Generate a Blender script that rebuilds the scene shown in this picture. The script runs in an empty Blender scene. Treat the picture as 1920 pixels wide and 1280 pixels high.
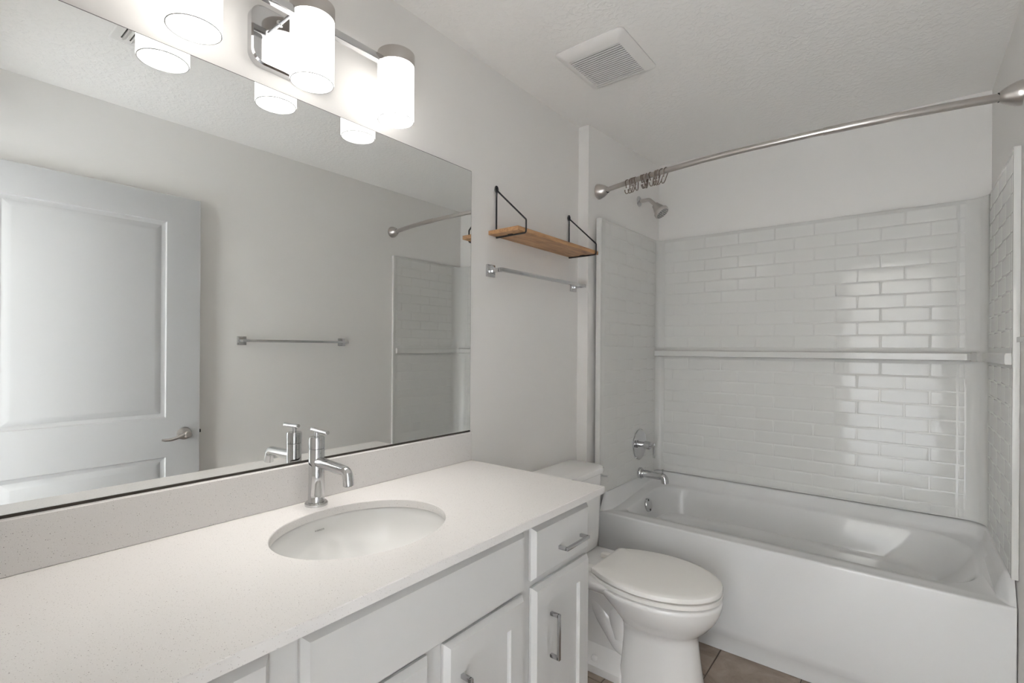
import bpy, bmesh, math, random
from mathutils import Vector, Matrix
random.seed(7)
S = bpy.context.scene
COL = S.collection

# ------------------------------------------------------------------ camera
H = 1.294                                   # eye height
f_px, yaw, roll, hor = 926.1, math.radians(38.41), math.radians(0.385), 652.48
cam = bpy.data.cameras.new('camera'); cam.sensor_width = 36.0; cam.sensor_fit = 'HORIZONTAL'
cam.lens = 36.0 * f_px / 1920.0; cam.shift_y = (hor - 640.0) / 1920.0; cam.clip_start = 0.01
co = bpy.data.objects.new('camera', cam); COL.objects.link(co); S.camera = co
Fv = Vector((-math.sin(yaw), math.cos(yaw), 0)); Rv = Vector((math.cos(yaw), math.sin(yaw), 0)); Uv = Vector((0, 0, 1))
r2 = Rv * math.cos(roll) + Uv * math.sin(roll); u2 = -Rv * math.sin(roll) + Uv * math.cos(roll)
M = Matrix((r2, u2, -Fv)).transposed().to_4x4(); M.translation = Vector((1.2846, 0.0, H)); co.matrix_world = M

# ------------------------------------------------------------------ world, exposure, lights
S.view_settings.view_transform = 'Standard'; S.view_settings.look = 'None'
S.view_settings.exposure = 0.27; S.view_settings.gamma = 1.0; S.view_settings.use_curve_mapping = False
S.cycles.use_denoising = True
S.cycles.max_bounces = 14; S.cycles.diffuse_bounces = 8; S.cycles.glossy_bounces = 8
S.cycles.sample_clamp_indirect = 6.0
LAMP = 2.4                                  # radiance of the frosted lamp glass
LAMP_DOWN = 390.0                            # the open lower end, where the bulb shows
SKY = 450.0
w = bpy.data.worlds.new('daylight'); S.world = w; w.use_nodes = True
nt = w.node_tree; nt.nodes.clear()
tc = nt.nodes.new('ShaderNodeTexCoord'); sp = nt.nodes.new('ShaderNodeSeparateXYZ'); cr = nt.nodes.new('ShaderNodeValToRGB')
bg = nt.nodes.new('ShaderNodeBackground'); ow = nt.nodes.new('ShaderNodeOutputWorld')
mr = nt.nodes.new('ShaderNodeMapRange'); mr.inputs[1].default_value = -1; mr.inputs[2].default_value = 1
nt.links.new(tc.outputs['Generated'], sp.inputs[0]); nt.links.new(sp.outputs[2], mr.inputs[0]); nt.links.new(mr.outputs[0], cr.inputs[0])
e = cr.color_ramp.elements
e[0].position = 0.0; e[0].color = (0.15, 0.15, 0.14, 1); e[1].position = 1.0; e[1].color = (0.78, 0.87, 1.0, 1)
for p, c in ((0.49, (0.22, 0.22, 0.21, 1)), (0.52, (0.78, 0.87, 1.0, 1))):
    n = e.new(p); n.color = c
nt.links.new(cr.outputs[0], bg.inputs[0]); bg.inputs[1].default_value = SKY; nt.links.new(bg.outputs[0], ow.inputs[0])
HX0, HX1, HY = -1.75, 1.80, -2.2              # hall behind the doorway: its unseen window is put beside the bathroom for bounced daylight
WIN = [(-1.65, -.15)]
WZ0, WZ1 = .25, 2.36
for wx0, wx1 in WIN:
    pl = bpy.data.lights.new('window_daylight_portal', 'AREA'); pl.shape = 'RECTANGLE'; pl.size = wx1 - wx0; pl.size_y = WZ1 - WZ0
    pl.cycles.is_portal = True
    po = bpy.data.objects.new('window_daylight_portal', pl); COL.objects.link(po)
    po.location = ((wx0 + wx1) / 2, -.09, (WZ0 + WZ1) / 2); po.rotation_euler = (math.radians(-90), 0, 0)

# ------------------------------------------------------------------ materials
def mat(name, color, rough=0.5, metal=0.0, coat=0.0, spec=None):
    m = bpy.data.materials.new(name); m.use_nodes = True
    b = m.node_tree.nodes['Principled BSDF']
    b.inputs['Base Color'].default_value = (*color, 1); b.inputs['Roughness'].default_value = rough
    b.inputs['Metallic'].default_value = metal; b.inputs['Coat Weight'].default_value = coat
    b.inputs['Coat Roughness'].default_value = 0.05
    if spec is not None: b.inputs['Specular IOR Level'].default_value = spec
    return m
def nodes(m): return m.node_tree, m.node_tree.nodes['Principled BSDF']
def objcoord(t, scale=(1, 1, 1)):
    a = t.nodes.new('ShaderNodeTexCoord'); b = t.nodes.new('ShaderNodeMapping'); b.inputs['Scale'].default_value = scale
    t.links.new(a.outputs['Object'], b.inputs[0]); return b.outputs[0]
def bump(m, scale, strength, dist=0.002, detail=2.0, rough=0.5):
    t, b = nodes(m); n = t.nodes.new('ShaderNodeTexNoise'); n.inputs['Scale'].default_value = scale
    n.inputs['Detail'].default_value = detail; n.inputs['Roughness'].default_value = rough
    k = t.nodes.new('ShaderNodeBump'); k.inputs['Strength'].default_value = strength; k.inputs['Distance'].default_value = dist
    t.links.new(objcoord(t), n.inputs['Vector']); t.links.new(n.outputs[0], k.inputs['Height']); t.links.new(k.outputs[0], b.inputs['Normal'])
    return n
M_WALL = mat('wall_paint', (0.79, 0.775, 0.755), 0.6); bump(M_WALL, 160, 0.08, 0.002)
M_CEIL = mat('ceiling_paint', (0.89, 0.875, 0.855), 0.75)
t, b = nodes(M_CEIL)                        # knock-down texture
v = t.nodes.new('ShaderNodeTexNoise'); v.inputs['Scale'].default_value = 55; v.inputs['Detail'].default_value = 3; v.inputs['Distortion'].default_value = 0.6
rp = t.nodes.new('ShaderNodeValToRGB'); rp.color_ramp.elements[0].position = 0.45; rp.color_ramp.elements[1].position = 0.62
k = t.nodes.new('ShaderNodeBump'); k.inputs['Strength'].default_value = 0.22; k.inputs['Distance'].default_value = 0.004
t.links.new(objcoord(t), v.inputs['Vector']); t.links.new(v.outputs[0], rp.inputs[0]); t.links.new(rp.outputs[0], k.inputs['Height']); t.links.new(k.outputs[0], b.inputs['Normal'])
M_TRIM = mat('white_trim_paint', (0.82, 0.82, 0.81), 0.35)
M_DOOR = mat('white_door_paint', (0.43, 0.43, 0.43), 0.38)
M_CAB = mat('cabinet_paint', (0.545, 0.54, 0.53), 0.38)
M_DARK = mat('dark_recess', (0.03, 0.025, 0.02), 0.8)
M_BASIN = mat('basin_porcelain', (0.74, 0.735, 0.72), 0.12)
M_PORC = mat('white_porcelain', (0.86, 0.85, 0.84), 0.12, coat=0.5)
M_SEAT = mat('white_seat_plastic', (0.90, 0.88, 0.85), 0.12)
M_ACRYL = mat('white_acrylic', (0.67, 0.665, 0.645), 0.08, spec=0.30)
M_TUB = mat('white_tub_enamel', (0.735, 0.735, 0.735), 0.12, spec=0.4)
M_CHROME = mat('polished_chrome', (0.62, 0.62, 0.625), 0.06, 1.0)
M_NICKEL = mat('brushed_nickel', (0.54, 0.51, 0.485), 0.30, 1.0)
M_BRONZE = mat('hook_nickel', (0.20, 0.155, 0.125), 0.28, 1.0)
M_BLACK = mat('black_metal', (0.012, 0.012, 0.013), 0.45)
M_MIRROR = mat('silvered_glass', (0.90, 0.91, 0.90), 0.0, 1.0)
M_HALLFLOOR = mat('hall_floor_carpet', (0.42, 0.41, 0.39), 0.9)
M_HALLSIDE = mat('hall_side_darkened', (0.30, 0.29, 0.28), 0.7)  # unseen hall sides, darkened to cut the light on door and cabinets
M_GRILLE = mat('white_grille_plastic', (0.80, 0.78, 0.76), 0.45)
M_FACE = mat('grey_spray_face', (0.42, 0.41, 0.39), 0.4)
M_INK = mat('grey_lettering', (0.22, 0.22, 0.22), 0.5)
M_CAULK = mat('grey_gap', (0.16, 0.15, 0.15), 0.8)

def quartz():
    m = mat('speckled_quartz', (0.8, 0.77, 0.74), 0.22); t, b = nodes(m)
    c = objcoord(t)
    base = t.nodes.new('ShaderNodeRGB'); base.outputs[0].default_value = (0.69, 0.668, 0.652, 1)
    cur = base.outputs[0]
    for sc, lo, hi, colr, keep in ((330, 0.12, 0.24, (0.40, 0.375, 0.36, 1), 0.5), (170, 0.08, 0.15, (0.15, 0.14, 0.13, 1), 0.14), (420, 0.1, 0.2, (0.86, 0.84, 0.82, 1), 0.5)):
        vo = t.nodes.new('ShaderNodeTexVoronoi'); vo.inputs['Scale'].default_value = sc
        t.links.new(c, vo.inputs['Vector'])
        mp = t.nodes.new('ShaderNodeMapRange'); mp.inputs[1].default_value = lo; mp.inputs[2].default_value = hi; mp.inputs[3].default_value = 1; mp.inputs[4].default_value = 0
        t.links.new(vo.outputs['Distance'], mp.inputs[0])
        sx = t.nodes.new('ShaderNodeSeparateColor'); t.links.new(vo.outputs['Color'], sx.inputs[0])
        lt = t.nodes.new('ShaderNodeMath'); lt.operation = 'LESS_THAN'; lt.inputs[1].default_value = keep; t.links.new(sx.outputs[0], lt.inputs[0])
        ml = t.nodes.new('ShaderNodeMath'); ml.operation = 'MULTIPLY'; t.links.new(mp.outputs[0], ml.inputs[0]); t.links.new(lt.outputs[0], ml.inputs[1])
        mx = t.nodes.new('ShaderNodeMix'); mx.data_type = 'RGBA'; t.links.new(ml.outputs[0], mx.inputs['Factor']); t.links.new(cur, mx.inputs['A']); mx.inputs['B'].default_value = colr
        cur = mx.outputs['Result']
    t.links.new(cur, b.inputs['Base Color']); return m
M_QUARTZ = quartz()

def wood():
    m = mat('knotty_pine', (0.5, 0.3, 0.15), 0.5); t, b = nodes(m)
    n = t.nodes.new('ShaderNodeTexNoise'); n.inputs['Scale'].default_value = 9; n.inputs['Detail'].default_value = 6; n.inputs['Roughness'].default_value = 0.65; n.inputs['Distortion'].default_value = 0.8
    t.links.new(objcoord(t, (6, 0.7, 6)), n.inputs['Vector'])
    r = t.nodes.new('ShaderNodeValToRGB'); el = r.color_ramp.elements
    el[0].position = 0.30; el[0].color = (0.13, 0.058, 0.022, 1); el[1].position = 0.68; el[1].color = (0.46, 0.27, 0.125, 1)
    q = el.new(0.47); q.color = (0.32, 0.165, 0.07, 1)
    t.links.new(n.outputs[0], r.inputs[0])
    vo = t.nodes.new('ShaderNodeTexVoronoi'); vo.inputs['Scale'].default_value = 5; t.links.new(objcoord(t, (1.6, 1, 0.2)), vo.inputs['Vector'])
    mp = t.nodes.new('ShaderNodeMapRange'); mp.inputs[1].default_value = 0.04; mp.inputs[2].default_value = 0.22; mp.inputs[3].default_value = 0.75; mp.inputs[4].default_value = 0
    t.links.new(vo.outputs['Distance'], mp.inputs[0])
    mx = t.nodes.new('ShaderNodeMix'); mx.data_type = 'RGBA'; t.links.new(mp.outputs[0], mx.inputs['Factor']); t.links.new(r.outputs[0], mx.inputs['A']); mx.inputs['B'].default_value = (0.19, 0.10, 0.05, 1)
    t.links.new(mx.outputs['Result'], b.inputs['Base Color']); return m
M_WOOD = wood()

def floor_mat():
    m = mat('brown_stone_tile', (0.2, 0.15, 0.12), 0.42); t, b = nodes(m); c = objcoord(t)
    n = t.nodes.new('ShaderNodeTexNoise'); n.inputs['Scale'].default_value = 7; n.inputs['Detail'].default_value = 9; n.inputs['Roughness'].default_value = 0.62; n.inputs['Distortion'].default_value = 1.1
    t.links.new(c, n.inputs['Vector'])
    r = t.nodes.new('ShaderNodeValToRGB'); el = r.color_ramp.elements
    el[0].position = 0.3; el[0].color = (0.145, 0.105, 0.08, 1); el[1].position = 0.72; el[1].color = (0.34, 0.275, 0.22, 1)
    t.links.new(n.outputs[0], r.inputs[0]); t.links.new(r.outputs[0], b.inputs['Base Color']); return m
M_FLOOR = floor_mat()
M_GROUT = mat('brown_grout', (0.11, 0.085, 0.068), 0.9)
M_GLOW = bpy.data.materials.new('frosted_lamp_glass'); M_GLOW.use_nodes = True
t, b = nodes(M_GLOW); b.inputs['Base Color'].default_value = (0.85, 0.85, 0.83, 1); b.inputs['Roughness'].default_value = 0.25
b.inputs['Emission Color'].default_value = (1.0, 0.97, 0.93, 1); b.inputs['Emission Strength'].default_value = LAMP

M_RIM = mat('glass_rim', (0.42, 0.425, 0.43), 0.3)
M_GLOWB = M_GLOW.copy(); M_GLOWB.name = 'lit_bulb'; M_GLOWB.node_tree.nodes['Principled BSDF'].inputs['Emission Strength'].default_value = LAMP_DOWN

# ------------------------------------------------------------------ mesh helpers
def wloc(o):
    p = Vector((0, 0, 0))
    while o is not None: p = p + o.location; o = o.parent
    return p
def obj(name, bm, m, parent=None, angle=35, props=None):
    bmesh.ops.recalc_face_normals(bm, faces=bm.faces[:])
    if parent is not None: bmesh.ops.translate(bm, verts=bm.verts[:], vec=-wloc(parent))
    me = bpy.data.meshes.new(name); bm.to_mesh(me); bm.free()
    for x in (m if isinstance(m, (list, tuple)) else [m]): me.materials.append(x)
    if angle is not None and len(me.polygons):
        me.polygons.foreach_set('use_smooth', [True] * len(me.polygons)); me.set_sharp_from_angle(angle=math.radians(angle))
    o = bpy.data.objects.new(name, me); COL.objects.link(o); o.parent = parent
    for k_, v_ in (props or {}).items(): o[k_] = v_
    return o
def thing(name, label, cat, loc, group=None):
    o = bpy.data.objects.new(name, None); COL.objects.link(o); o.location = loc; o.empty_display_size = 0.05
    o['label'] = label; o['category'] = cat
    if group: o['group'] = group
    return o
def struct(name, bm, m, parent=None, angle=35):
    return obj(name, bm, m, parent, angle, {'kind': 'structure'} if parent is None else None)
def merge(bm, tmp):
    me = bpy.data.meshes.new('tmp'); tmp.to_mesh(me); tmp.free(); bm.from_mesh(me); bpy.data.meshes.remove(me)
def box(bm, x0, x1, y0, y1, z0, z1, bev=0.0, seg=2):
    tb = bmesh.new(); bmesh.ops.create_cube(tb, size=1)
    for vv in tb.verts: vv.co = Vector((x0 + (x1 - x0) * (vv.co.x + .5), y0 + (y1 - y0) * (vv.co.y + .5), z0 + (z1 - z0) * (vv.co.z + .5)))
    if bev: bmesh.ops.bevel(tb, geom=tb.edges[:], offset=bev, segments=seg, profile=0.5, affect='EDGES')
    merge(bm, tb); return bm
def B(*a, **k): return box(bmesh.new(), *a, **k)
def loft(bm, rings, cap0=True, cap1=True, closed=True):
    rv = [[bm.verts.new(p) for p in r] for r in rings]; n = len(rings[0])
    for a, c in zip(rv, rv[1:]):
        for i in range(n if closed else n - 1):
            j = (i + 1) % n
            try: bm.faces.new((a[i], a[j], c[j], c[i]))
            except ValueError: pass
    if cap0: bm.faces.new(rv[0][::-1])
    if cap1: bm.faces.new(rv[-1])
    return bm
def fillet(pts, r, seg=6):
    pts = [Vector(p) for p in pts]; out = [pts[0]]
    for a, p, c in zip(pts, pts[1:], pts[2:]):
        d0 = (a - p).normalized(); d1 = (c - p).normalized(); ang = d0.angle(d1)
        tl = min(r / math.tan(ang / 2), (a - p).length * .49, (c - p).length * .49)
        s0 = p + d0 * tl; s1 = p + d1 * tl
        for i in range(seg + 1):
            q = i / seg; out.append((s0.lerp(p, q)).lerp(p.lerp(s1, q), q))
    out.append(pts[-1]); return out
def tube(bm, pts, r, n=16, caps=True, sx=1.0):
    pts = [Vector(p) for p in pts]; m_ = len(pts); rr = r if isinstance(r, (list, tuple)) else [r] * m_
    tg = []
    for i in range(m_):
        a = pts[max(0, i - 1)]; c = pts[min(m_ - 1, i + 1)]; tg.append((c - a).normalized())
    up = Vector((0, 0, 1)) if abs(tg[0].z) < .9 else Vector((1, 0, 0))
    nx = tg[0].cross(up).normalized(); rings = []
    for i in range(m_):
        nx = (nx - tg[i] * nx.dot(tg[i])).normalized(); ny = tg[i].cross(nx)
        rings.append([pts[i] + nx * (rr[i] * sx * math.cos(2 * math.pi * k_ / n)) + ny * (rr[i] * math.sin(2 * math.pi * k_ / n)) for k_ in range(n)])
    return loft(bm, rings, caps, caps)
def lathe(bm, o, axis, prof, n=32, caps=True):
    o = Vector(o); ax = Vector(axis).normalized(); up = Vector((0, 0, 1)) if abs(ax.z) < .9 else Vector((1, 0, 0))
    e1 = ax.cross(up).normalized(); e2 = ax.cross(e1)
    rings = [[o + ax * h + e1 * (max(r, 1e-4) * math.cos(2 * math.pi * k_ / n)) + e2 * (max(r, 1e-4) * math.sin(2 * math.pi * k_ / n)) for k_ in range(n)] for r, h in prof]
    return loft(bm, rings, caps, caps)
def rrect(x0, x1, y0, y1, z, rad, ns=8, nc=8):
    """rounded rectangle in plan; rad = radii at (x0,y0),(x1,y0),(x1,y1),(x0,y1); z may be a function of (x,y)"""
    rad = rad if isinstance(rad, (list, tuple)) else [rad] * 4
    cs = [(x0 + rad[0], y0 + rad[0], math.pi), (x1 - rad[1], y0 + rad[1], 1.5 * math.pi), (x1 - rad[2], y1 - rad[2], 0), (x0 + rad[3], y1 - rad[3], .5 * math.pi)]
    P = []
    for i, (cx, cy, a0) in enumerate(cs):
        arc = [(cx + rad[i] * math.cos(a0 + .5 * math.pi * k_ / nc), cy + rad[i] * math.sin(a0 + .5 * math.pi * k_ / nc)) for k_ in range(nc + 1)]
        P += arc; j = (i + 1) % 4; cx2, cy2, a2 = cs[j]
        nxt = (cx2 + rad[j] * math.cos(a2), cy2 + rad[j] * math.sin(a2)); l = arc[-1]
        P += [(l[0] + (nxt[0] - l[0]) * k_ / ns, l[1] + (nxt[1] - l[1]) * k_ / ns) for k_ in range(1, ns)]
    return [Vector((x, y, z(x, y) if callable(z) else z)) for x, y in P]
def sstep(t): t = max(0., min(1., t)); return t * t * (3 - 2 * t)

# ------------------------------------------------------------------ room shell
W, CZ, YA, YB = 1.574, 2.403, 2.149, 2.904      # right wall x, ceiling z, alcove start and back wall y
AX0, AX1 = 0.0574, 0.114                         # furred plumbing wall, front and back
NY = 0.04                                        # inner face of the doorway wall
bm = bmesh.new()                                 # wall at the mirror and its furred-out part at the tub: one drywall surface
pl_ = [(-.12, NY), (0, NY), (0, YA), (AX0, YA), (AX1, YB), (-.12, YB)]
loft(bm, [[(x, y, 0) for x, y in pl_], [(x, y, CZ) for x, y in pl_]]); struct('wall_left', bm, M_WALL, angle=20)
struct('wall_right', B(W, W + .12, -.08, YB + .12, 0, CZ), M_WALL)
struct('wall_back', B(-.12, W, YB, YB + .12, 0, CZ), M_WALL)
DX0, DX1, DZ = .85, 1.545, 2.06                  # doorway
bm = bmesh.new(); box(bm, -.12, DX0, -.08, NY, 0, CZ); box(bm, DX0, DX1, -.08, NY, DZ, CZ); box(bm, DX1, W, -.08, NY, 0, CZ)
struct('wall_front', bm, M_WALL)
struct('ceiling', B(-.12, W + .12, -.08, YB + .12, CZ, CZ + .1), M_CEIL)
# floor: grout bed with separate bevelled tiles in the same mesh
bm = bmesh.new(); box(bm, -.12, W + .12, -.08, YB, -.06, -.004); nbase = len(bm.faces)
px, py, g = .302, .604, .0045
for i in range(-3, 4):
    for j in range(-1, 5):
        x0 = .674 + px * i; x1 = x0 + px; y0 = 1.72 + py * (j - 3) + (0.302 if i % 2 else 0); y1 = y0 + py
        x0, x1, y0, y1 = max(x0 + g / 2, -.11), min(x1 - g / 2, W + .02), max(y0 + g / 2, -.08), min(y1 - g / 2, YB)
        if x1 - x0 > .02 and y1 - y0 > .02: box(bm, x0, x1, y0, y1, -.02, 0, .0012, 1)
fl = struct('floor', bm, [M_GROUT, M_FLOOR])
for i, p in enumerate(fl.data.polygons): p.material_index = 0 if i < nbase else 1
def skirting(name, x0, x1, y0, y1): struct(name, B(x0, x1, y0, y1, 0, .095, .004), M_TRIM)
skirting('baseboard_left', 0.0005, .014, 1.33, YA - .001); skirting('baseboard_right', W - .014, W - .0005, 1.0, 2.13)
# the hall the daylight comes from
struct('floor_hall', B(HX0, HX1, HY, -.08, -.06, 0), M_HALLFLOOR)
struct('ceiling_hall', B(HX0, HX1, HY, -.08, CZ, CZ + .1), M_CEIL)
struct('wall_hall_left', B(HX0 - .1, HX0, HY, -.02, 0, CZ), M_HALLSIDE)
struct('wall_hall_right', B(HX1, HX1 + .1, HY, -.02, 0, CZ), M_HALLSIDE)
struct('wall_hall_back', B(HX0, HX1, HY - .1, HY, 0, CZ), M_WALL)
bm = bmesh.new()
for (c0, c1, c2, c3) in ((HX0, WIN[0][0], WIN[0][1], -.12),):
    box(bm, c0, c1, -.08, -.02, 0, CZ); box(bm, c2, c3, -.08, -.02, 0, CZ); box(bm, c1, c2, -.08, -.02, 0, WZ0); box(bm, c1, c2, -.08, -.02, WZ1, CZ)
box(bm, W + .12, HX1, -.08, -.02, 0, CZ); struct('wall_hall_front', bm, M_WALL)
for n_, (wx0, wx1) in enumerate(WIN):
    bm = bmesh.new()
    for a in (wx0, (wx0 + wx1) / 2 - .02, wx1 - .04): box(bm, a, a + .04, -.070, -.034, WZ0, WZ1)
    for z in (WZ0, (WZ0 + WZ1) / 2 - .02, WZ1 - .04): box(bm, wx0, wx1, -.068, -.036, z, z + .04)
    struct('window_%d' % (n_ + 1), bm, M_TRIM)

# ------------------------------------------------------------------ door (seen in the mirror)
DF, DY0, DY1, DT = 1.518, .105, .978, 2.026
def panel_door(bm, xf, xb, y0, y1, z0, z1, panels):
    """slab with moulded recessed panels on both faces; front face towards -x"""
    for x, s in ((xf, 1), (xb, -1)):
        ys = sorted({y0, y1} | {p[0] for p in panels} | {p[1] for p in panels}); zs = sorted({z0, z1} | {p[2] for p in panels} | {p[3] for p in panels})
        for a, c in zip(ys, ys[1:]):
            for d, e_ in zip(zs, zs[1:]):
                if any(p[0] <= a and c <= p[1] and p[2] <= d and e_ <= p[3] for p in panels): continue
                bm.faces.new([bm.verts.new((x, *q)) for q in ((a, d), (c, d), (c, e_), (a, e_))])
        for (a, c, d, e_) in panels:
            rings = []
            for ins, dep in ((0, 0), (.004, .007), (.016, .010), (.020, .0105), (.044, .004), (.048, .0035)):
                rings.append([(x + s * dep, a + ins, d + ins), (x + s * dep, c - ins, d + ins), (x + s * dep, c - ins, e_ - ins), (x + s * dep, a + ins, e_ - ins)])
            loft(bm, rings, False, True)
    loft(bm, [[(xf, y0, z0), (xf, y1, z0), (xf, y1, z1), (xf, y0, z1)], [(xb, y0, z0), (xb, y1, z0), (xb, y1, z1), (xb, y0, z1)]], False, False)
    bmesh.ops.remove_doubles(bm, verts=bm.verts[:], dist=1e-5)
dr = bpy.data.objects.new('door_1', None); COL.objects.link(dr); dr.location = (DF, DY0, 0.01); dr['kind'] = 'structure'
dr['label'] = 'white two-panel door standing open against the wall, seen in the mirror'
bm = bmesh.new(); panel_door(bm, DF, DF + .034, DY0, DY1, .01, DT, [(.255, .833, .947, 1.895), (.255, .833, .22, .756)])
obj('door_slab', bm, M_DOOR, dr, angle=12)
bm = bmesh.new(); lathe(bm, (DF, .91, .862), (-1, 0, 0), [(.031, 0), (.031, .003), (.028, .009), (.018, .012), (.013, .013), (.013, .038), (.017, .042), (.017, .056), (.012, .06)], 32)
hd = obj('handle', bm, M_NICKEL, dr)
bm = bmesh.new(); tube(bm, [(DF - .05, .912, .862), (DF - .051, .89, .862), (DF - .053, .865, .852), (DF - .053, .84, .845), (DF - .052, .815, .846), (DF - .05, .803, .849)], [.010, .0095, .008, .0075, .007, .005], 12); obj('lever', bm, M_NICKEL, hd)
obj('latch_plate', B(DF + .006, DF + .028, DY1 - .0005, DY1 + .0015, .835, .892), M_NICKEL, dr)
obj('latch_bolt', B(DF + .010, DF + .024, DY1 + .0015, DY1 + .011, .856, .872, .002), M_BLACK, dr)
for z in (.2, 1.0, 1.8):
    bm = bmesh.new(); lathe(bm, (DF + .036, DY0 - .004, z), (0, 0, 1), [(.006, 0), (.006, .09)], 12); obj('hinge', bm, M_NICKEL, dr)

# ------------------------------------------------------------------ vanity
VX, VF = .535, .555                             # face frame and overlay fronts
VY0, VY1 = NY + .004, 1.312
van = thing('vanity_cabinet', 'long white shaker vanity cabinet with square chrome pulls under the quartz top', 'cabinet', (.27, .69, 0))
bm = bmesh.new(); box(bm, .003, VX, VY0, VY1, .10, .118); box(bm, .003, VX - .06, VY0 + .002, VY1 - .002, 0, .10)   # floor and toe kick
for a, c, d, e_ in ((.003, .009, VY0, VY1), (.009, VX, VY0, VY0 + .018), (.009, VX, VY1 - .018, VY1), (VX - .019, VX, VY0 + .018, VY1 - .018), (.009, VX - .019, .372, .390), (.009, VX - .019, .992, 1.010)): box(bm, a, c, d, e_, .118, .854)
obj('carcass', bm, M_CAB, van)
def slab_front(bm, y0, y1, z0, z1, panel=None, bv=.010):
    """overlay front with a chamfered edge, optional shaker recess"""
    rings = [[(x, y0 + i, z0 + i), (x, y1 - i, z0 + i), (x, y1 - i, z1 - i), (x, y0 + i, z1 - i)] for x, i in ((VX + .0015, 0), (VX + .008, 0), (VF, bv))]
    if panel:
        for x, i in ((VF, panel), (VF - .004, panel + .003), (VF - .009, panel + .004)):
            rings.append([(x, y0 + i, z0 + i), (x, y1 - i, z0 + i), (x, y1 - i, z1 - i), (x, y0 + i, z1 - i)])
    return loft(bm, rings)
def pull(parent, p, vertical, name='handle'):
    bm = bmesh.new(); L, tk, pr = .060, .0045, .030; y, z = p
    if vertical:
        box(bm, VF + pr - .008, VF + pr, y - tk, y + tk, z - L, z + L, .0012)
        for q in (z - L + tk, z + L - tk): box(bm, VF, VF + pr - .004, y - tk, y + tk, q - tk, q + tk, .001)
    else:
        box(bm, VF + pr - .008, VF + pr, y - L, y + L, z - tk, z + tk, .0012)
        for q in (y - L + tk, y + L - tk): box(bm, VF, VF + pr - .004, q - tk, q + tk, z - tk, z + tk, .001)
    obj(name, bm, M_NICKEL_P, parent)
M_NICKEL_P = mat('satin_chrome_pull', (0.50, 0.495, 0.50), 0.22, 1.0)
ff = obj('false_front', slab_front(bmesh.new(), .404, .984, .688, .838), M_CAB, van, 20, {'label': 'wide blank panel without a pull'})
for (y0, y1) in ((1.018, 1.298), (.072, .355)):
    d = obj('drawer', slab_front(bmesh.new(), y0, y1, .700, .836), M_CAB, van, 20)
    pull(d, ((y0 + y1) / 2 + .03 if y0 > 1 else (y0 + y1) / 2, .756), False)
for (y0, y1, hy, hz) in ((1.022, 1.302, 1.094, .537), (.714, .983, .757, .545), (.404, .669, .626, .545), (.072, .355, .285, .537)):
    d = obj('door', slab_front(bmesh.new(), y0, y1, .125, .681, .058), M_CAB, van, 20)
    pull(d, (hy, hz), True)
# countertop with an oval cut-out
CT, CTH, CF, CE = .875, .021, .5725, 1.358
SC, SA, SB = (.287, .699), .172, .208           # sink centre and half axes
ctop = thing('vanity_countertop', 'white speckled quartz worktop with oval basin cut-out and low backsplash', 'countertop', (.28, .69, .854))
bm = bmesh.new(); N = 96
def ell(z, k_=1.0, a=SA, b_=SB): return [Vector((SC[0] + (a * k_) * math.cos(2 * math.pi * i / N), SC[1] + (b_ * k_) * math.sin(2 * math.pi * i / N), z)) for i in range(N)]
def outer(z, ins=0):
    x0, x1, y0, y1 = .002, CF - ins, NY + .003, CE - ins; rc = .012; P = []
    for i in range(N):
        t_ = 2 * math.pi * i / N; dx, dy = math.cos(t_), math.sin(t_); sx = ((x1 if dx > 0 else x0) - SC[0]) / dx if abs(dx) > 1e-9 else 1e9; sy = ((y1 if dy > 0 else y0) - SC[1]) / dy if abs(dy) > 1e-9 else 1e9
        s_ = min(sx, sy); P.append(Vector((SC[0] + dx * s_, SC[1] + dy * s_, z)))
    for cx, cy in ((x0, y0), (x1, y0), (x1, y1), (x0, y1)):
        i = min(range(N), key=lambda q: (P[q].x - cx) ** 2 + (P[q].y - cy) ** 2); P[i].x, P[i].y = cx, cy
    return P
loft(bm, [ell(CT - CTH), ell(CT - .002), ell(CT, 1.008), outer(CT, .0015), outer(CT - .0015), outer(CT - CTH)], False, False)
a = outer(CT - CTH); c = ell(CT - CTH); loft(bm, [a, c], False, False)
bmesh.ops.remove_doubles(bm, verts=bm.verts[:], dist=1e-5)
cs_ = [e_ for e_ in bm.edges if all(abs(v_.co.x - CF) < .004 and abs(v_.co.y - CE) < .004 for v_ in e_.verts)]
obj('slab', bm, M_QUARTZ, ctop, 25)
obj('backsplash', B(.002, .021, NY + .003, CE - .001, CT + .0003, .9785, .0012, 1), M_QUARTZ, ctop)
# sink
snk = thing('undermount_sink', 'white oval undermount basin set below the quartz worktop', 'sink', (SC[0], SC[1], .70))
bm = bmesh.new(); zt = CT - CTH - .0006
rings = [ell(zt - .012, 1.16), ell(zt, 1.16), ell(zt, 1.035), ell(zt - .006, 1.015)]
for q in range(1, 17):
    t_ = q / 16.0; rr = math.cos(t_ * math.pi / 2) ** .62; rings.append(ell(zt - .006 - .142 * math.sin(t_ * math.pi / 2) ** 1.0, max(.10, rr * 1.015)))
back = [ell(r_[0].z - .010, k_) for r_, k_ in ()]
loft(bm, rings, False, True); obj('basin', bm, M_BASIN, snk, 60)
bm = bmesh.new(); lathe(bm, (SC[0], SC[1], zt - .1475), (0, 0, 1), [(.024, 0), (.024, .004), (.02, .006), (.006, .006), (.004, .004)], 24); obj('drain', bm, M_CHROME, snk)
cu = bpy.data.curves.new('lettering', 'FONT'); cu.body = 'KOHLER'; cu.size = .0058; cu.space_character = 1.25; cu.extrude = .0002; cu.align_x = 'CENTER'
LET = (SC, zt, cu)
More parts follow.
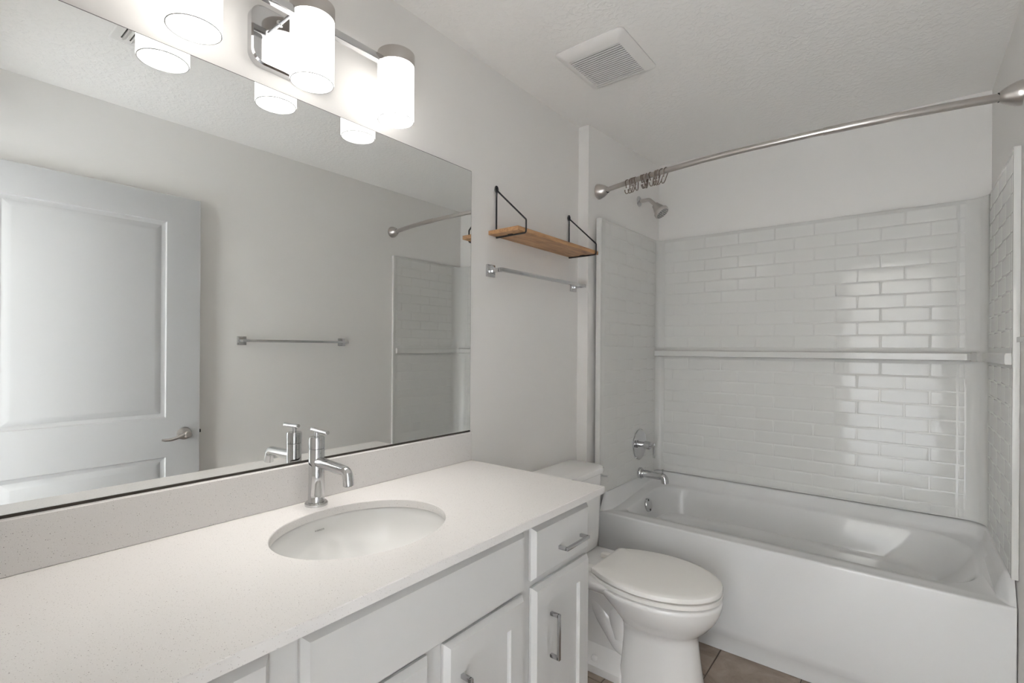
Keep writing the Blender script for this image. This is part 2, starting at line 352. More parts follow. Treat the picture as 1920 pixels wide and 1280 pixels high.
# faucet
FX, FY = .064, .707
fau = thing('basin_faucet', 'polished chrome single-handle faucet behind the oval basin', 'faucet', (FX, FY, CT))
bm = bmesh.new(); lathe(bm, (FX, FY, CT), (0, 0, 1), [(.029, 0), (.029, .006), (.026, .010), (.022, .0105), (.021, .012), (.0205, .03), (.0198, .06), (.0198, .1475), (.019, .149)], 40); obj('body', bm, M_CHROME, fau)
bm = bmesh.new(); lathe(bm, (FX, FY, CT + .1495), (0, 0, 1), [(.019, 0), (.020, .001), (.020, .028), (.0185, .031), (.006, .0312), (.006, .045)], 40); hb = obj('handle', bm, M_CHROME, fau)
bm = bmesh.new(); lathe(bm, (FX - .024, FY, CT + .198), (1, 0, -.03), [(.004, 0), (.0058, .0015), (.0058, .076), (.0045, .0775)], 20); obj('lever', bm, M_CHROME, hb)
bm = bmesh.new(); tube(bm, fillet([(FX + .010, FY, .990), (.207, FY, .985), (.211, FY, .951)], .024, 10), [.0145] + [.0128] * 12, 24)
sp_ = obj('spout', bm, M_CHROME, fau)
bm = bmesh.new(); lathe(bm, (.2109, FY, .9515), (.11, 0, -1), [(.0095, 0), (.0095, .002)], 20); obj('aerator', bm, M_BLACK, sp_)

# ------------------------------------------------------------------ mirror
MT, MB, MY = 1.9578, .9845, 1.3604
mir = thing('wall_mirror', 'large frameless mirror above the backsplash', 'mirror', (0, .7, MB))
obj('glass', B(.0012, .0052, NY + .004, MY, MB, MT), M_MIRROR, mir)
bm = bmesh.new(); box(bm, .0010, .0075, NY + .004, MY, .9788, MB - .0002); obj('bottom_channel', bm, M_DARK, mir)
bm = bmesh.new(); box(bm, .0008, .0048, NY + .004, MY + .0008, MT + .0001, MT + .0018); box(bm, .0008, .0048, MY + .0001, MY + .0014, MB, MT + .0018); obj('edge', bm, M_CAULK, mir)

# ------------------------------------------------------------------ vanity light
LX, LR = .100, .053
vl = thing('vanity_light', 'chrome three-lamp wall light with white glass cylinders above the mirror', 'light fixture', (0, .667, 2.05))
bm = bmesh.new(); P0 = rrect(.551, .769, 2.000, 2.148, 0, .032, 4, 8)
def yz(ring, x, ins):
    cx = sum(p.x for p in ring) / len(ring); cy = sum(p.y for p in ring) / len(ring)
    return [Vector((x, cx + (p.x - cx) * (1 - ins / .116), cy + (p.y - cy) * (1 - ins / .071))) for p in ring]
loft(bm, [yz(P0, .001, 0), yz(P0, .022, 0), yz(P0, .026, .004), yz(P0, .026, .006)]); obj('backplate', bm, M_CHROME, vl, 30)
LZ0, LZ1 = 1.967, 2.138
obj('crossbar', B(LX - .010, LX + .010, .40, .9315, 2.112, 2.132, .0015), M_CHROME, vl)
for y in (.620, .714):
    bm = bmesh.new(); lathe(bm, (.026, y, 2.122), (1, 0, 0), [(.009, 0), (.0045, .002), (.0045, LX - .035)], 14); obj('arm', bm, M_CHROME, vl)
for y in (.3996, .667, .9315):
    bm = bmesh.new(); lathe(bm, (LX, y, LZ0), (0, 0, 1), [(.001, LZ1 - LZ0 - .004), (LR - .004, LZ1 - LZ0 - .004), (LR - .004, .0015), (LR - .003, 0), (LR - .001, 0), (LR, .0015), (LR, LZ1 - LZ0), (.03, LZ1 - LZ0)], 48, False)
    sh = obj('lamp_shade', bm, M_GLOW, vl, 40)
    bm = bmesh.new(); lathe(bm, (LX, y, LZ0 + .085), (0, 0, 1), [(.001, 0), (.018, .003), (.028, .012), (.031, .026), (.027, .042), (.016, .058), (.014, .075)], 24); obj('bulb', bm, M_GLOWB, sh, 60)
    bm = bmesh.new(); pr_ = [Vector((LX + (LR - .002) * math.cos(2 * math.pi * i / 48), y + (LR - .002) * math.sin(2 * math.pi * i / 48), LZ0 - .0014)) for i in range(49)]
    tube(bm, pr_, .0013, 8, False); obj('rim', bm, M_RIM, sh, 60)
    bm = bmesh.new(); lathe(bm, (LX, y, LZ1 + .0002), (0, 0, 1), [(LR + .0008, -.012), (LR + .0012, 0), (LR + .0012, .022), (LR - .001, .024), (.001, .0242)], 48, True); obj('shade_cap', bm, M_NICKEL, sh)

# ------------------------------------------------------------------ ceiling fan grille and register
fx0, fx1, fy0, fy1 = .243, .522, 1.555, 1.868
fan = thing('exhaust_fan', 'square white exhaust fan grille on the ceiling', 'vent', ((fx0 + fx1) / 2, (fy0 + fy1) / 2, CZ))
ox0, ox1, oy0, oy1 = .281, .486, 1.606, 1.832
bm = bmesh.new()
def fr(ins, z): return rrect(fx0 + ins, fx1 - ins, fy0 + ins, fy1 - ins, z, max(.004, .020 - ins * .5), 6, 6)
loft(bm, [fr(0, CZ - .0005), fr(0, CZ - .004), fr(.004, CZ - .008), fr(.030, CZ - .020), rrect(ox0, ox1, oy0, oy1, CZ - .0215, .002, 6, 6), rrect(ox0, ox1, oy0, oy1, CZ - .010, .002, 6, 6)], False, False)
obj('frame', bm, M_GRILLE, fan, 40)
bm = bmesh.new(); box(bm, ox0 - .002, ox1 + .002, oy0 - .002, oy1 + .002, CZ - .0095, CZ - .0015); obj('recess', bm, M_DARK, fan)
ns = 18; pt = (oy1 - oy0) / ns
bm = bmesh.new()
for i in range(ns):
    y = oy0 + pt * (i + .5); box(bm, ox0 - .002, ox1 + .002, y - pt * .25, y + pt * .25, CZ - .0215, CZ - .0190)
obj('louver', bm, M_GRILLE, fan)
rg = thing('air_register', 'white slotted air register on the ceiling, its corner showing in the mirror', 'vent', (.83, .57, CZ))
bm = bmesh.new(); loft(bm, [rrect(.70, .962, .481, .655, CZ - .0005, .004, 4, 4), rrect(.70, .962, .481, .655, CZ - .003, .004, 4, 4), rrect(.704, .958, .485, .651, CZ - .006, .004, 4, 4)]); obj('frame', bm, M_GRILLE, rg)
bm = bmesh.new()
for i in range(5): box(bm, .735, .927, .510 + .0255 * i, .514 + .0255 * i, CZ - .0066, CZ - .0055)
obj('slot', bm, M_DARK, rg)
bm = bmesh.new()
for i in range(5):
    y = .514 + .0255 * i
    loft(bm, [[(.735, y, CZ - .0062), (.927, y, CZ - .0062), (.927, y + .012, CZ - .0062), (.735, y + .012, CZ - .0062)], [(.735, y, CZ - .0145), (.927, y, CZ - .0145), (.927, y + .0015, CZ - .0145), (.735, y + .0015, CZ - .0145)]])
obj('louver', bm, M_GRILLE, rg)

# ------------------------------------------------------------------ wall shelf
shf = thing('wall_shelf', 'knotty pine shelf hung on two black wire brackets above the toilet', 'shelf', (0, 1.77, 1.737))
obj('board', B(.002, .150, 1.463, 2.084, 1.7385, 1.7545, .001, 1), M_WOOD, shf)
for y in (1.507, 2.054):
    bm = bmesh.new()
    tube(bm, [(.006, y, 1.764), (.006, y, 1.92)], .0033, 10)
    tube(bm, fillet([(.007, y, 1.924), (.1545, y, 1.785), (.1545, y, 1.7345), (.006, y, 1.7345)], .010, 5), .0033, 10)
    lp = [Vector((.0055, y + .0075 * math.sin(2 * math.pi * i / 16), 1.928 + .012 * math.cos(2 * math.pi * i / 16))) for i in range(17)]
    tube(bm, lp, .0032, 8); tube(bm, [(.006, y, 1.7375), (.006, y, 1.766)], .0033, 10)
    box(bm, .070, .092, y - .008, y + .008, 1.7365, 1.7384)
    br = obj('bracket', bm, M_BLACK, shf)
    bm = bmesh.new(); lathe(bm, (.0006, y, 1.928), (1, 0, 0), [(.007, 0), (.007, .004), (.004, .006)], 12); obj('screw', bm, M_BLACK, br)

# ------------------------------------------------------------------ towel bars
def towel_bar(label, xw, sgn, ya, yb, zc, bar0, bar1, out=.060, pw=.024):
    t_ = thing('towel_bar', label, 'towel bar', (xw, (ya + yb) / 2, zc))
    def bx_(a, c, *r, **k): return B(min(xw + sgn * a, xw + sgn * c), max(xw + sgn * a, xw + sgn * c), *r, **k)
    for y in (ya, yb):
        pl2 = obj('mounting_plate', bx_(.0006, .010, y - pw, y + pw, zc - pw, zc + pw, bev=.0015), M_CHROME, t_)
        obj('post', bx_(.010, out, y - .008, y + .008, zc - .008, zc + .008, bev=.001), M_CHROME, pl2)
    obj('bar', bx_(out - .004, out + .012, bar0, bar1, zc - .007, zc + .007, bev=.001), M_CHROME, t_)
towel_bar('square chrome towel bar on the wall under the pine shelf', 0, 1, 1.474, 2.096, 1.598, 1.462, 2.108)
towel_bar('square chrome towel bar on the wall facing the mirror, beside the door', W, -1, 1.200, 1.814, 1.325, 1.186, 1.834, out=.046)

# ------------------------------------------------------------------ tub surround
TZ, TB = 1.945, .5700
sur = thing('tub_surround', 'glossy white moulded subway-tile surround above the bathtub', 'shower surround', (.83, 2.6, TB))
def path():
    P = [(.1045, 2.198), (.1195, 2.848)]
    for i in range(1, 9): t_ = math.pi / 2 * i / 8; P.append((.1195 + .032 * (1 - math.cos(t_)), 2.848 + .032 * math.sin(t_)))
    P.append((.80, 2.88)); P.append((1.486, 2.88))
    for i in range(1, 13): t_ = math.pi / 2 * i / 12; P.append((1.486 + .072 * math.sin(t_), 2.88 - .072 * (1 - math.cos(t_))))
    P.append((1.558, 2.225)); return [Vector((x, y)) for x, y in P]
PA = path()
def offs(P, d):
    out = []
    for i, p in enumerate(P):
        a_ = P[max(0, i - 1)]; c_ = P[min(len(P) - 1, i + 1)]; tn = (c_ - a_).normalized(); out.append(p + Vector((-tn.y, tn.x)) * d)
    return out
def tile_pad(bm, o, ud, nd, u0, u1, z0, z1, h=.0011, gp=.0028, bv=.0048):
    if u1 - u0 < 2 * (gp + bv) + .002 or z1 - z0 < 2 * (gp + bv) + .002: return
    rings = []
    for ins, dep in ((gp, 0.0), (gp + .001, h * .55), (gp + bv * .55, h * .92), (gp + bv, h)):
        rings.append([o + ud * a_ + nd * dep + Vector((0, 0, c_)) for a_, c_ in ((u0 + ins, z0 + ins), (u1 - ins, z0 + ins), (u1 - ins, z1 - ins), (u0 + ins, z1 - ins))])
    loft(bm, rings, False, True)
RH, RZ = .0628, 1.3668
rows = [RZ + RH * k_ for k_ in range(-13, 10)]
def tiles(bm, o, ud, nd, U0, U1, ph, extra=(), h=.0011):
    for k_ in range(-13, 9):
        z0, z1 = RZ + RH * k_, RZ + RH * (k_ + 1)
        if z0 < 1.289 < z1 or z0 < 1.25 < z1: z0, z1 = (1.2895, z1) if z1 > 1.33 else (z0, 1.2485)
        z0 = max(z0, TB + .004); z1 = min(z1, TZ - .010)
        if z1 - z0 < .015: continue
        off = ph if k_ % 2 == 0 else ph + .08925
        q = off - .1785 * 12
        while q < U1:
            tile_pad(bm, o, ud, nd, max(q, U0), min(q + .1785, U1), z0, z1, h); q += .1785
        for (a_, c_) in extra: tile_pad(bm, o, ud, nd, a_, c_, z0, z1, h)
def seg_panel(i0, i1):
    bm = bmesh.new(); P = PA[i0:i1 + 1]; Q = offs(PA, .012)[i0:i1 + 1]
    R = offs(PA, .003)[i0:i1 + 1]
    prof = []
    for p, r_, q in zip(P, R, Q): prof.append([(p.x, p.y, TB), (p.x, p.y, TZ - .003), (r_.x, r_.y, TZ), (q.x, q.y, TZ), (q.x, q.y, TB)])
    loft(bm, prof); return bm
bm = seg_panel(0, 5); o = Vector((PA[0].x, PA[0].y, 0)); d2 = (PA[1] - PA[0]); L = d2.length; ud = Vector((d2.x, d2.y, 0)).normalized(); nd = Vector((ud.y, -ud.x, 0))
tiles(bm, o, ud, nd, .035, L - .004, .09, h=.0009)
obj('left_panel', bm, M_ACRYL, sur, 50)
bm = seg_panel(5, 17); tiles(bm, Vector((0, 2.88, 0)), Vector((1, 0, 0)), Vector((0, -1, 0)), .160, 1.4685, .5739 - .1785, ((1.470, 1.4945),))
obj('back_panel', bm, M_ACRYL, sur, 50)
bm = seg_panel(17, len(PA) - 1); tiles(bm, Vector((1.558, 0, 0)), Vector((0, 1, 0)), Vector((-1, 0, 0)), 2.25, 2.795, .06, h=.0006)
obj('right_panel', bm, M_ACRYL, sur, 50)
bm = bmesh.new()                                # front flanges, flat faces towards the room
f0 = PA[0]; box(bm, .081, f0.x + .002, 2.188, 2.205, TB, TZ, .002); obj('front_flange', bm, M_ACRYL, sur)
obj('front_flange', B(1.556, W - .0008, 2.215, 2.235, TB, TZ, .002), M_ACRYL, sur)
def ledge_loft(pts, depth):
    bm = bmesh.new(); rings = []; op = offs(pts, -depth) if False else offs(pts, -depth); om = offs(pts, -depth * .86); oi = offs(pts, .004)
    for p, q, m_ in zip(oi, op, om):
        rings.append([(p.x, p.y, 1.288), (m_.x, m_.y, 1.288), (q.x, q.y, 1.283), (q.x, q.y, 1.256), (m_.x, m_.y, 1.251), (p.x, p.y, 1.2505)])
    return loft(bm, rings)
pts = [Vector((.122 + .0005, 2.88)), Vector((.5, 2.88)), Vector((1.0, 2.88)), Vector((1.46, 2.88))] + [Vector((1.486 + .072 * math.sin(math.pi / 2 * i / 8), 2.88 - .072 * (1 - math.cos(math.pi / 2 * i / 8)))) for i in range(1, 5)]
obj('ledge', ledge_loft(pts, .050), M_ACRYL, sur, 40)
pts = [Vector((1.486 + .072 * math.sin(math.pi / 2 * i / 8), 2.88 - .072 * (1 - math.cos(math.pi / 2 * i / 8)))) for i in range(4, 9)] + [Vector((1.558, 2.6)), Vector((1.558, 2.24))]
obj('ledge', ledge_loft(pts, .018), M_ACRYL, sur, 40)

# ------------------------------------------------------------------ bathtub
tub = thing('bathtub', 'white alcove bathtub with a plain front apron', 'bathtub', (.82, 2.55, 0))
def zup(z1, yf):                                # upstand height on three sides, rim height along the front at yf
    return lambda x, y: .480 + (z1 - .480) * sstep((y - yf - .001) / .035)
def zr(z0, z1): return lambda x, y: z0 + (z1 - z0) * sstep((y - 2.30) / .45)
X0, X1, Y1 = .089, W - .003, 2.893
bm = bmesh.new(); ns_, nc_ = 14, 10
def rr_(a, c_, d_, e_, z, r_): return rrect(a, c_, d_, e_, z, r_, ns_, nc_)
rings = [rr_(X0, X1, 2.2320, Y1, 0.002, .004), rr_(X0, X1, 2.2320, Y1, .062, .004), rr_(X0, X1, 2.2255, Y1, .070, .004), rr_(X0, X1, 2.2215, Y1, .105, .004),
         rr_(X0, X1, 2.2186, Y1, .20, .004), rr_(X0, X1, 2.2186, Y1, .4715, .004), rr_(X0, X1, 2.2192, Y1, lambda x, y: zup(.556, 2.2192)(x, y) - .0045, .004), rr_(X0, X1, 2.2215, Y1, lambda x, y: zup(.562, 2.2215)(x, y) - .0015, .004), rr_(X0, X1, 2.2255, Y1, zup(.5655, 2.2255), .004),
         rr_(X0 + .016, X1 - .014, 2.2320, Y1 - .012, zup(.5655, 2.2320), [.006, .006, .07, .03]), rr_(X0 + .022, X1 - .021, 2.245, Y1 - .022, zup(.558, 2.245), [.008, .008, .075, .04]),
         rr_(X0 + .030, X1 - .030, 2.258, Y1 - .034, zup(.525, 2.258), [.01, .01, .08, .05]), rr_(X0 + .040, X1 - .040, 2.270, Y1 - .044, zr(.481, .512), [.015, .015, .085, .06]),
         rr_(.180, 1.508, 2.304, 2.842, zr(.4805, .506), [.035, .17, .19, .15]), rr_(.184, 1.503, 2.308, 2.838, zr(.478, .503), [.035, .17, .19, .15]), rr_(.190, 1.496, 2.314, 2.832, zr(.470, .492), [.04, .17, .19, .15]),
         rr_(.203, 1.455, 2.327, 2.816, .425, [.06, .165, .185, .14]), rr_(.213, 1.400, 2.336, 2.806, .375, [.07, .16, .18, .13]), rr_(.217, 1.390, 2.340, 2.802, .362, [.07, .16, .18, .13]),
         rr_(.232, 1.375, 2.352, 2.786, .357, [.07, .155, .17, .12]), rr_(.240, 1.362, 2.358, 2.779, .345, [.07, .155, .17, .12]),
         rr_(.262, 1.290, 2.380, 2.752, .20, [.08, .15, .16, .11]), rr_(.280, 1.24, 2.398, 2.734, .13, [.08, .14, .15, .10]), rr_(.31, 1.20, 2.425, 2.705, .105, [.08, .12, .13, .10]), rr_(.36, 1.15, 2.47, 2.66, .10, .08)]
loft(bm, rings, True, True); obj('shell', bm, M_TUB, tub, 50)
bm = bmesh.new(); lathe(bm, (.2005, 2.56, .449), (1, 0, .22), [(.036, 0), (.036, .008), (.034, .011), (.0, .0115)], 32); ov = obj('overflow_plate', bm, M_CHROME, tub)
for z in (.021, -.021):
    bm = bmesh.new(); lathe(bm, Vector((.2005, 2.56, .449)) + Vector((.011, 0, .0025)) + Vector((-.22, 0, 1)).normalized() * z * 1.2, (1, 0, .22), [(.006, 0), (.005, .001)], 12); obj('slot', bm, M_DARK, ov)
bm = bmesh.new(); lathe(bm, (.40, 2.565, .0995), (0, 0, 1), [(.032, 0), (.032, .003), (.01, .006)], 24); obj('drain', bm, M_CHROME, tub)
# fixtures on the plumbing wall
def sx(y): return PA[0].x + (PA[1].x - PA[0].x) * (y - PA[0].y) / (PA[1].y - PA[0].y)      # panel surface x at depth y
def wx(y): return AX0 + (AX1 - AX0) * (y - YA) / (YB - YA)
y = 2.637; x = sx(y) + .0024
vv_ = thing('shower_valve', 'round chrome shower valve with a lever handle above the tub spout', 'shower valve', (x, y, .756))
bm = bmesh.new(); lathe(bm, (x, y, .756), (1, 0, 0), [(.086, 0), (.086, .003), (.083, .006), (.03, .010), (.026, .010)], 48); obj('escutcheon', bm, M_CHROME, vv_)
bm = bmesh.new(); lathe(bm, (x + .010, y, .756), (1, 0, 0), [(.017, 0), (.017, .022), (.0225, .024), (.0225, .052), (.019, .056), (.0065, .057), (.0065, .082)], 32); vh = obj('handle', bm, M_CHROME, vv_)
bm = bmesh.new(); lathe(bm, (x + .086, y, .772), (0, 0, -1), [(.005, 0), (.0062, .0015), (.0062, .080), (.005, .082)], 18); obj('lever', bm, M_CHROME, vh)
y = 2.640
ts = thing('tub_spout', 'chrome tub spout with diverter knob, below the shower valve', 'tub spout', (x, y, .585))
bm = bmesh.new(); lathe(bm, (x, y, .595), (1, 0, 0), [(.031, 0), (.031, .012), (.029, .016), (.024, .017), (.024, .024)], 32); obj('flange', bm, M_CHROME, ts)
bm = bmesh.new(); tube(bm, fillet([(x + .020, y, .596), (x + .146, y, .594), (x + .150, y, .560)], .022, 8), [.021] + [.020] * 10, 24); obj('body', bm, M_CHROME, ts)
bm = bmesh.new(); lathe(bm, (x + .136, y, .613), (0, 0, 1), [(.0035, 0), (.0035, .012), (.006, .013), (.006, .020), (.004, .0215)], 14); obj('diverter_knob', bm, M_CHROME, ts)
y = 2.655; x = wx(y) + .0015
shd = thing('wall_shower', 'nickel shower head on a bent arm high on the plumbing wall', 'shower head', (x, y, 2.135))
bm = bmesh.new(); lathe(bm, (x, y, 2.135), (1, 0, 0), [(.030, 0), (.029, .004), (.018, .010), (.012, .011)], 32); obj('flange', bm, M_CHROME, shd)
bm = bmesh.new(); tube(bm, fillet([(x + .008, y, 2.135), (.158, y, 2.135), (.196, y, 2.098)], .03, 8), .0105, 18); obj('arm', bm, M_NICKEL, shd)
hdv = Vector((.62, 0, -.785)).normalized()
bm = bmesh.new(); ho = Vector((.192, y, 2.100)); lathe(bm, ho, hdv, [(.013, 0), (.019, .002), (.020, .010), (.023, .018), (.033, .044), (.036, .050), (.041, .052), (.042, .066), (.040, .070), (.037, .0705)], 36)
hh = obj('head', bm, M_NICKEL, shd)
bm = bmesh.new(); lathe(bm, ho, hdv, [(.0368, .0701), (.0366, .0712), (.001, .0712)], 36); obj('face', bm, M_FACE, hh)
bm = bmesh.new(); e1 = Vector((0, 1, 0)); e2 = hdv.cross(e1)
for R_, n_ in ((.012, 6), (.022, 12), (.031, 18)):
    for i in range(n_):
        p = ho + hdv * .0708 + e1 * (R_ * math.cos(2 * math.pi * i / n_)) + e2 * (R_ * math.sin(2 * math.pi * i / n_)); lathe(bm, p, hdv, [(.0026, 0), (.002, .0018)], 8)
obj('nozzle', bm, M_BLACK, hh)

# ------------------------------------------------------------------ curtain rod and hooks
RZ_ = 2.09
def rod_z(x): return RZ_ + .020 * max(0, min(1, (x - .85) / .7)) ** 1.3
def rod_y(x):                                   # bows out into the room
    t_ = min(1, max(0, (x - .108) / (W - .05 - .108))); return 2.234 + (2.215 - 2.234) * t_ - .112 * math.sin(math.pi * min(1, max(0, t_))) ** .9
rod = thing('curtain_rod', 'curved brushed nickel shower curtain rod spanning the tub alcove', 'curtain rod', (.8, 2.15, RZ_))
def rod_pts(a, c_, n_): return [Vector((a + (c_ - a) * i / n_, rod_y(a + (c_ - a) * i / n_), rod_z(a + (c_ - a) * i / n_))) for i in range(n_ + 1)]
bm = bmesh.new(); tube(bm, rod_pts(.095, 1.07, 30), .0118, 20); obj('tube', bm, M_NICKEL, rod)
bm = bmesh.new(); tube(bm, rod_pts(1.05, 1.525, 16), .0136, 20); obj('outer_tube', bm, M_NICKEL, rod)
prof = [(.038, 0), (.038, .006), (.036, .014), (.031, .028), (.024, .042), (.018, .050), (.015, .052)]
for xw, ax in ((wx(2.234) + .001, 1), (W - .0008, -1)):
    yy = 2.234 if ax > 0 else 2.215; dv = Vector((ax * 1.0, -.12, 0))
    bm = bmesh.new(); zz_ = RZ_ if ax > 0 else rod_z(W); lathe(bm, (xw, yy, zz_), (ax, 0, 0), prof, 32); fo = obj('flange', bm, M_NICKEL, rod)
    bm = bmesh.new(); lathe(bm, (xw + ax * .0500, yy, zz_), (ax, 0, 0), [(.0152, 0), (.0152, .006)], 24); obj('gasket', bm, M_BLACK, fo)
ORD = ['first', 'second', 'third', 'fourth', 'fifth', 'sixth', 'seventh', 'eighth', 'ninth', 'tenth', 'eleventh', 'twelfth']
hu = [1178, 1186, 1189.5, 1194, 1206, 1210, 1214, 1221.5, 1229, 1233.5, 1239.5, 1246.5]
def rod_x(u):                                   # where the rod stands along the wall-to-wall span
    return .2465 + (u - 1178) * .00297
def hook_mesh():
    bm = bmesh.new(); R_ = .0152
    P = [Vector((0, -R_ * math.cos(a_), R_ * math.sin(a_))) for a_ in [math.radians(-35 + 250 * i / 16) for i in range(17)]]
    P += [Vector((0, R_ * .55, -.022)), Vector((0, .003, -.040)), Vector((0, -.004, -.052)), Vector((0, -.013, -.055)), Vector((0, -.019, -.048)), Vector((0, -.0195, -.040))]
    P = [Vector((0, -R_ * .7, -.024))] + P
    tube(bm, P, .0021, 8)
    for c_ in (P[-1], P[0]): lathe(bm, c_ - Vector((0, 0, .0028)), (0, 0, 1), [(.0008, 0), (.0026, .0012), (.0030, .0028), (.0026, .0044), (.0008, .0056)], 8)
    return bm
h0 = obj('curtain_hook', hook_mesh(), M_BRONZE, None, 60)
for i, u in enumerate(hu):
    o = h0 if i == 0 else h0.copy()
    if i: COL.objects.link(o)
    xx = rod_x(u); dyx = (rod_y(xx + .01) - rod_y(xx - .01)) / .02
    o.location = (xx, rod_y(xx), RZ_ - .0018); o.rotation_euler = (0, random.uniform(-.25, .25), math.atan(dyx) + random.uniform(-.35, .35))
    o['label'] = 'thin wire curtain hook hanging on the rod, %s from the end above the shower head' % ORD[i] if i else 'thin wire curtain hook hanging nearest the rod end above the shower head'
    o['category'] = 'curtain hook'; o['group'] = 'curtain hooks bunched on the rod'

# ------------------------------------------------------------------ toilet
TY = 1.862
toi = thing('toilet', 'white two-piece toilet with closed lid between vanity and bathtub', 'toilet', (.40, TY, 0))
def egg(xb, xf, hw, z, xm=None, pw=1.0, n=56, y0=TY, pb=2.0):
    xm = xm if xm is not None else xb + (xf - xb) * .42; P = []
    for i in range(n):
        t_ = 2 * math.pi * i / n; c_, s_ = math.cos(t_), math.sin(t_)
        if c_ >= 0: x_ = xm + (xf - xm) * c_; y_ = hw * (1 if s_ >= 0 else -1) * abs(s_) ** pw
        else:
            e_ = 2.0 / pb; x_ = xm - (xm - xb) * abs(c_) ** e_; y_ = hw * (1 if s_ >= 0 else -1) * abs(s_) ** e_
        P.append(Vector((x_, y0 + y_, z)))
    return P
bm = bmesh.new()                                # bowl and front pedestal
loft(bm, [egg(.415, .722, .121, 0, .53, pb=4), egg(.415, .721, .120, .012, .53, pb=4), egg(.416, .714, .115, .06, .53, pb=4), egg(.419, .703, .107, .13, .53, pb=3.5), egg(.417, .694, .102, .20, .53, pb=3),
          egg(.410, .692, .102, .226, .53, pb=2.6), egg(.400, .706, .115, .243, .54, pb=2.4), egg(.378, .733, .139, .270, .55, pb=2.3), egg(.347, .757, .161, .303, .55, pb=2.2), egg(.315, .772, .177, .337, .54, pb=2.3),
          egg(.298, .777, .185, .360, .53, pb=2.4), egg(.296, .777, .186, .3725, .53, pb=2.5), egg(.300, .772, .182, .3765, .53, pb=2.5)])
obj('bowl', bm, M_PORC, toi, 60)
bm = bmesh.new()                                # deck that carries the tank
loft(bm, [rrect(.030, .40, TY - .110, TY + .110, .325, .03, 6, 6), rrect(.022, .41, TY - .150, TY + .150, .350, .035, 6, 6), rrect(.020, .42, TY - .168, TY + .168, .372, .04, 6, 6), rrect(.020, .42, TY - .168, TY + .168, .384, .04, 6, 6), rrect(.024, .416, TY - .164, TY + .164, .389, .04, 6, 6)])
obj('deck', bm, M_PORC, toi, 50)
bm = bmesh.new()                                # S-shaped trapway and the foot behind the pedestal
tube(bm, fillet([(.52, TY, .10), (.41, TY, .115), (.335, TY, .205), (.285, TY, .290), (.215, TY, .285), (.180, TY, .20), (.178, TY, .01)], .06, 6), .058, 24, sx=1.25)
tube(bm, fillet([(.47, TY, .335), (.40, TY, .235), (.42, TY, .15)], .05, 5), .07, 24, sx=1.1)
obj('trapway', bm, M_PORC, toi, 60)
bm = bmesh.new(); loft(bm, [rrect(.13, .45, TY - .060, TY + .060, .02, .03, 6, 6), rrect(.10, .45, TY - .058, TY + .058, .20, .03, 6, 6), rrect(.05, .45, TY - .085, TY + .085, .335, .03, 6, 6)]); obj('web', bm, M_PORC, toi, 50)
bm = bmesh.new(); loft(bm, [rrect(.09, .44, TY - .112, TY + .112, .001, [.06, .01, .01, .06], 6, 6), rrect(.09, .44, TY - .112, TY + .112, .030, [.06, .01, .01, .06], 6, 6), rrect(.10, .44, TY - .100, TY + .100, .042, [.06, .01, .01, .06], 6, 6), rrect(.12, .44, TY - .05, TY + .05, .10, [.04, .01, .01, .04], 6, 6)])
obj('foot', bm, M_PORC, toi, 40)
for s_ in (-1, 1):
    bm = bmesh.new(); lathe(bm, (.315, TY + s_ * .088, .042), (0, 0, 1), [(.015, 0), (.015, .008), (.012, .014), (.005, .018), (.001, .0185)], 20); obj('bolt_cap', bm, M_PORC, toi)
for s_ in (-1, 1): obj('hinge', B(.258, .312, TY + s_ * .075 - .019, TY + s_ * .075 + .019, .3895, .410, .006), M_SEAT, toi)
def lid_out(xb, xf, hw, z, xm=.53, nf=28, nb=10, rc=.02):
    a_ = .275; P = []
    def half(x): return hw * math.sqrt(max(0, 1 - ((xm - x) / a_) ** 2))
    for i in range(nf + 1): t_ = -math.pi / 2 + math.pi * i / nf; P.append(Vector((xm + (xf - xm) * math.cos(t_), TY + hw * math.sin(t_), z)))
    xs_ = [xm + (xb + rc - xm) * i / nb for i in range(1, nb + 1)]; P += [Vector((x, TY + half(x), z)) for x in xs_]
    yb = half(xb + rc)
    for i in range(1, 5): t_ = math.pi / 2 * i / 4; P.append(Vector((xb + rc - rc * math.sin(t_), TY + yb - rc * .9 * (1 - math.cos(t_)), z)))
    yq = yb - rc * .9; P += [Vector((xb, TY + yq * (1 - 2 * i / 6), z)) for i in range(1, 6)]
    for i in range(0, 4): t_ = math.pi / 2 * (1 - i / 4); P.append(Vector((xb + rc - rc * math.sin(t_), TY - yb + rc * .9 * (1 - math.cos(t_)), z)))
    P += [Vector((x, TY - half(x), z)) for x in xs_[::-1]]
    return P
def tank_ring(z, ins): return rrect(.018, .208 - ins, TY - .197 + ins, TY + .197 - ins, z, [.02, .055, .055, .02], 6, 8)
bm = bmesh.new(); loft(bm, [tank_ring(.3895, .018), tank_ring(.40, .010), tank_ring(.45, .006), tank_ring(.728, 0)]); obj('tank', bm, M_PORC, toi, 40)
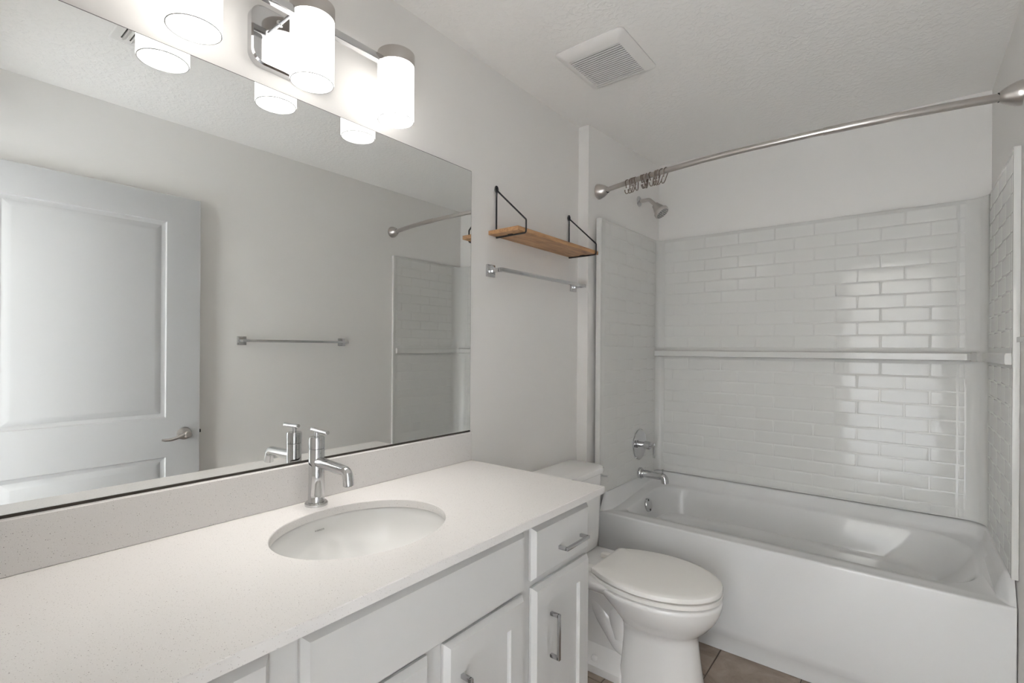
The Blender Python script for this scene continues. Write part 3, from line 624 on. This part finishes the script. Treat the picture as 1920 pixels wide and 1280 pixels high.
bm = bmesh.new(); loft(bm, [lid_out(.305, .775, .184, .3832), lid_out(.302, .778, .187, .3850), lid_out(.302, .778, .187, .3975), lid_out(.305, .775, .184, .4000)]); obj('seat', bm, M_SEAT, toi, 30)
bm = bmesh.new(); loft(bm, [lid_out(.314, .774, .186, .4065), lid_out(.312, .777, .189, .4080), lid_out(.312, .777, .189, .4205), lid_out(.3135, .7755, .1875, .4240), lid_out(.318, .770, .182, .4268), lid_out(.330, .752, .168, .4290), lid_out(.38, .69, .11, .4304), lid_out(.44, .62, .05, .4308)]); obj('lid', bm, M_SEAT, toi, 30)
for s_ in (-1, 1):
    bm = bmesh.new(); box(bm, .70, .722, TY + s_ * .09 - .012, TY + s_ * .09 + .012, .3995, .4068, .002); obj('bumper', bm, M_SEAT, toi)
def tl(z, ins): return rrect(.012 + ins, .222 - ins, TY - .212 + ins, TY + .212 - ins, z, [.02, .075, .075, .02], 6, 8)
bm = bmesh.new(); loft(bm, [tl(.7285, .006), tl(.733, 0), tl(.748, 0), tl(.755, .004), tl(.757, .012)]); obj('tank_lid', bm, M_PORC, toi, 40)
bm = bmesh.new(); lathe(bm, (.165, TY + .196, .700), (0, 1, 0), [(.012, 0), (.012, .006), (.006, .008), (.006, .014)], 16); tube(bm, [(.165, TY + .2085, .700), (.19, TY + .2095, .702), (.214, TY + .2095, .704)], [.006, .005, .0045], 10); obj('trip_lever', bm, M_CHROME, toi)

# ------------------------------------------------------------------ lettering on the basin wall
(scx, scy), zt_, cu = LET
to = bpy.data.objects.new('lettering_source', cu); COL.objects.link(to)
bpy.context.view_layer.update(); dg = bpy.context.evaluated_depsgraph_get(); me = bpy.data.meshes.new_from_object(to.evaluated_get(dg)); bpy.data.objects.remove(to)
me.materials.clear(); me.materials.append(M_INK); me.name = 'lettering'
lo = bpy.data.objects.new('lettering', me); COL.objects.link(lo); lo.parent = snk
zz = zt_ - .030; q = math.asin((.024) / .142); kk = math.cos(q) ** .62 * 1.015; px_ = scx - SA * kk
lo.location = Vector((px_ + .0018, scy - .012, zz)) - snk.location; lo.rotation_euler = (math.radians(83), 0, math.radians(90))
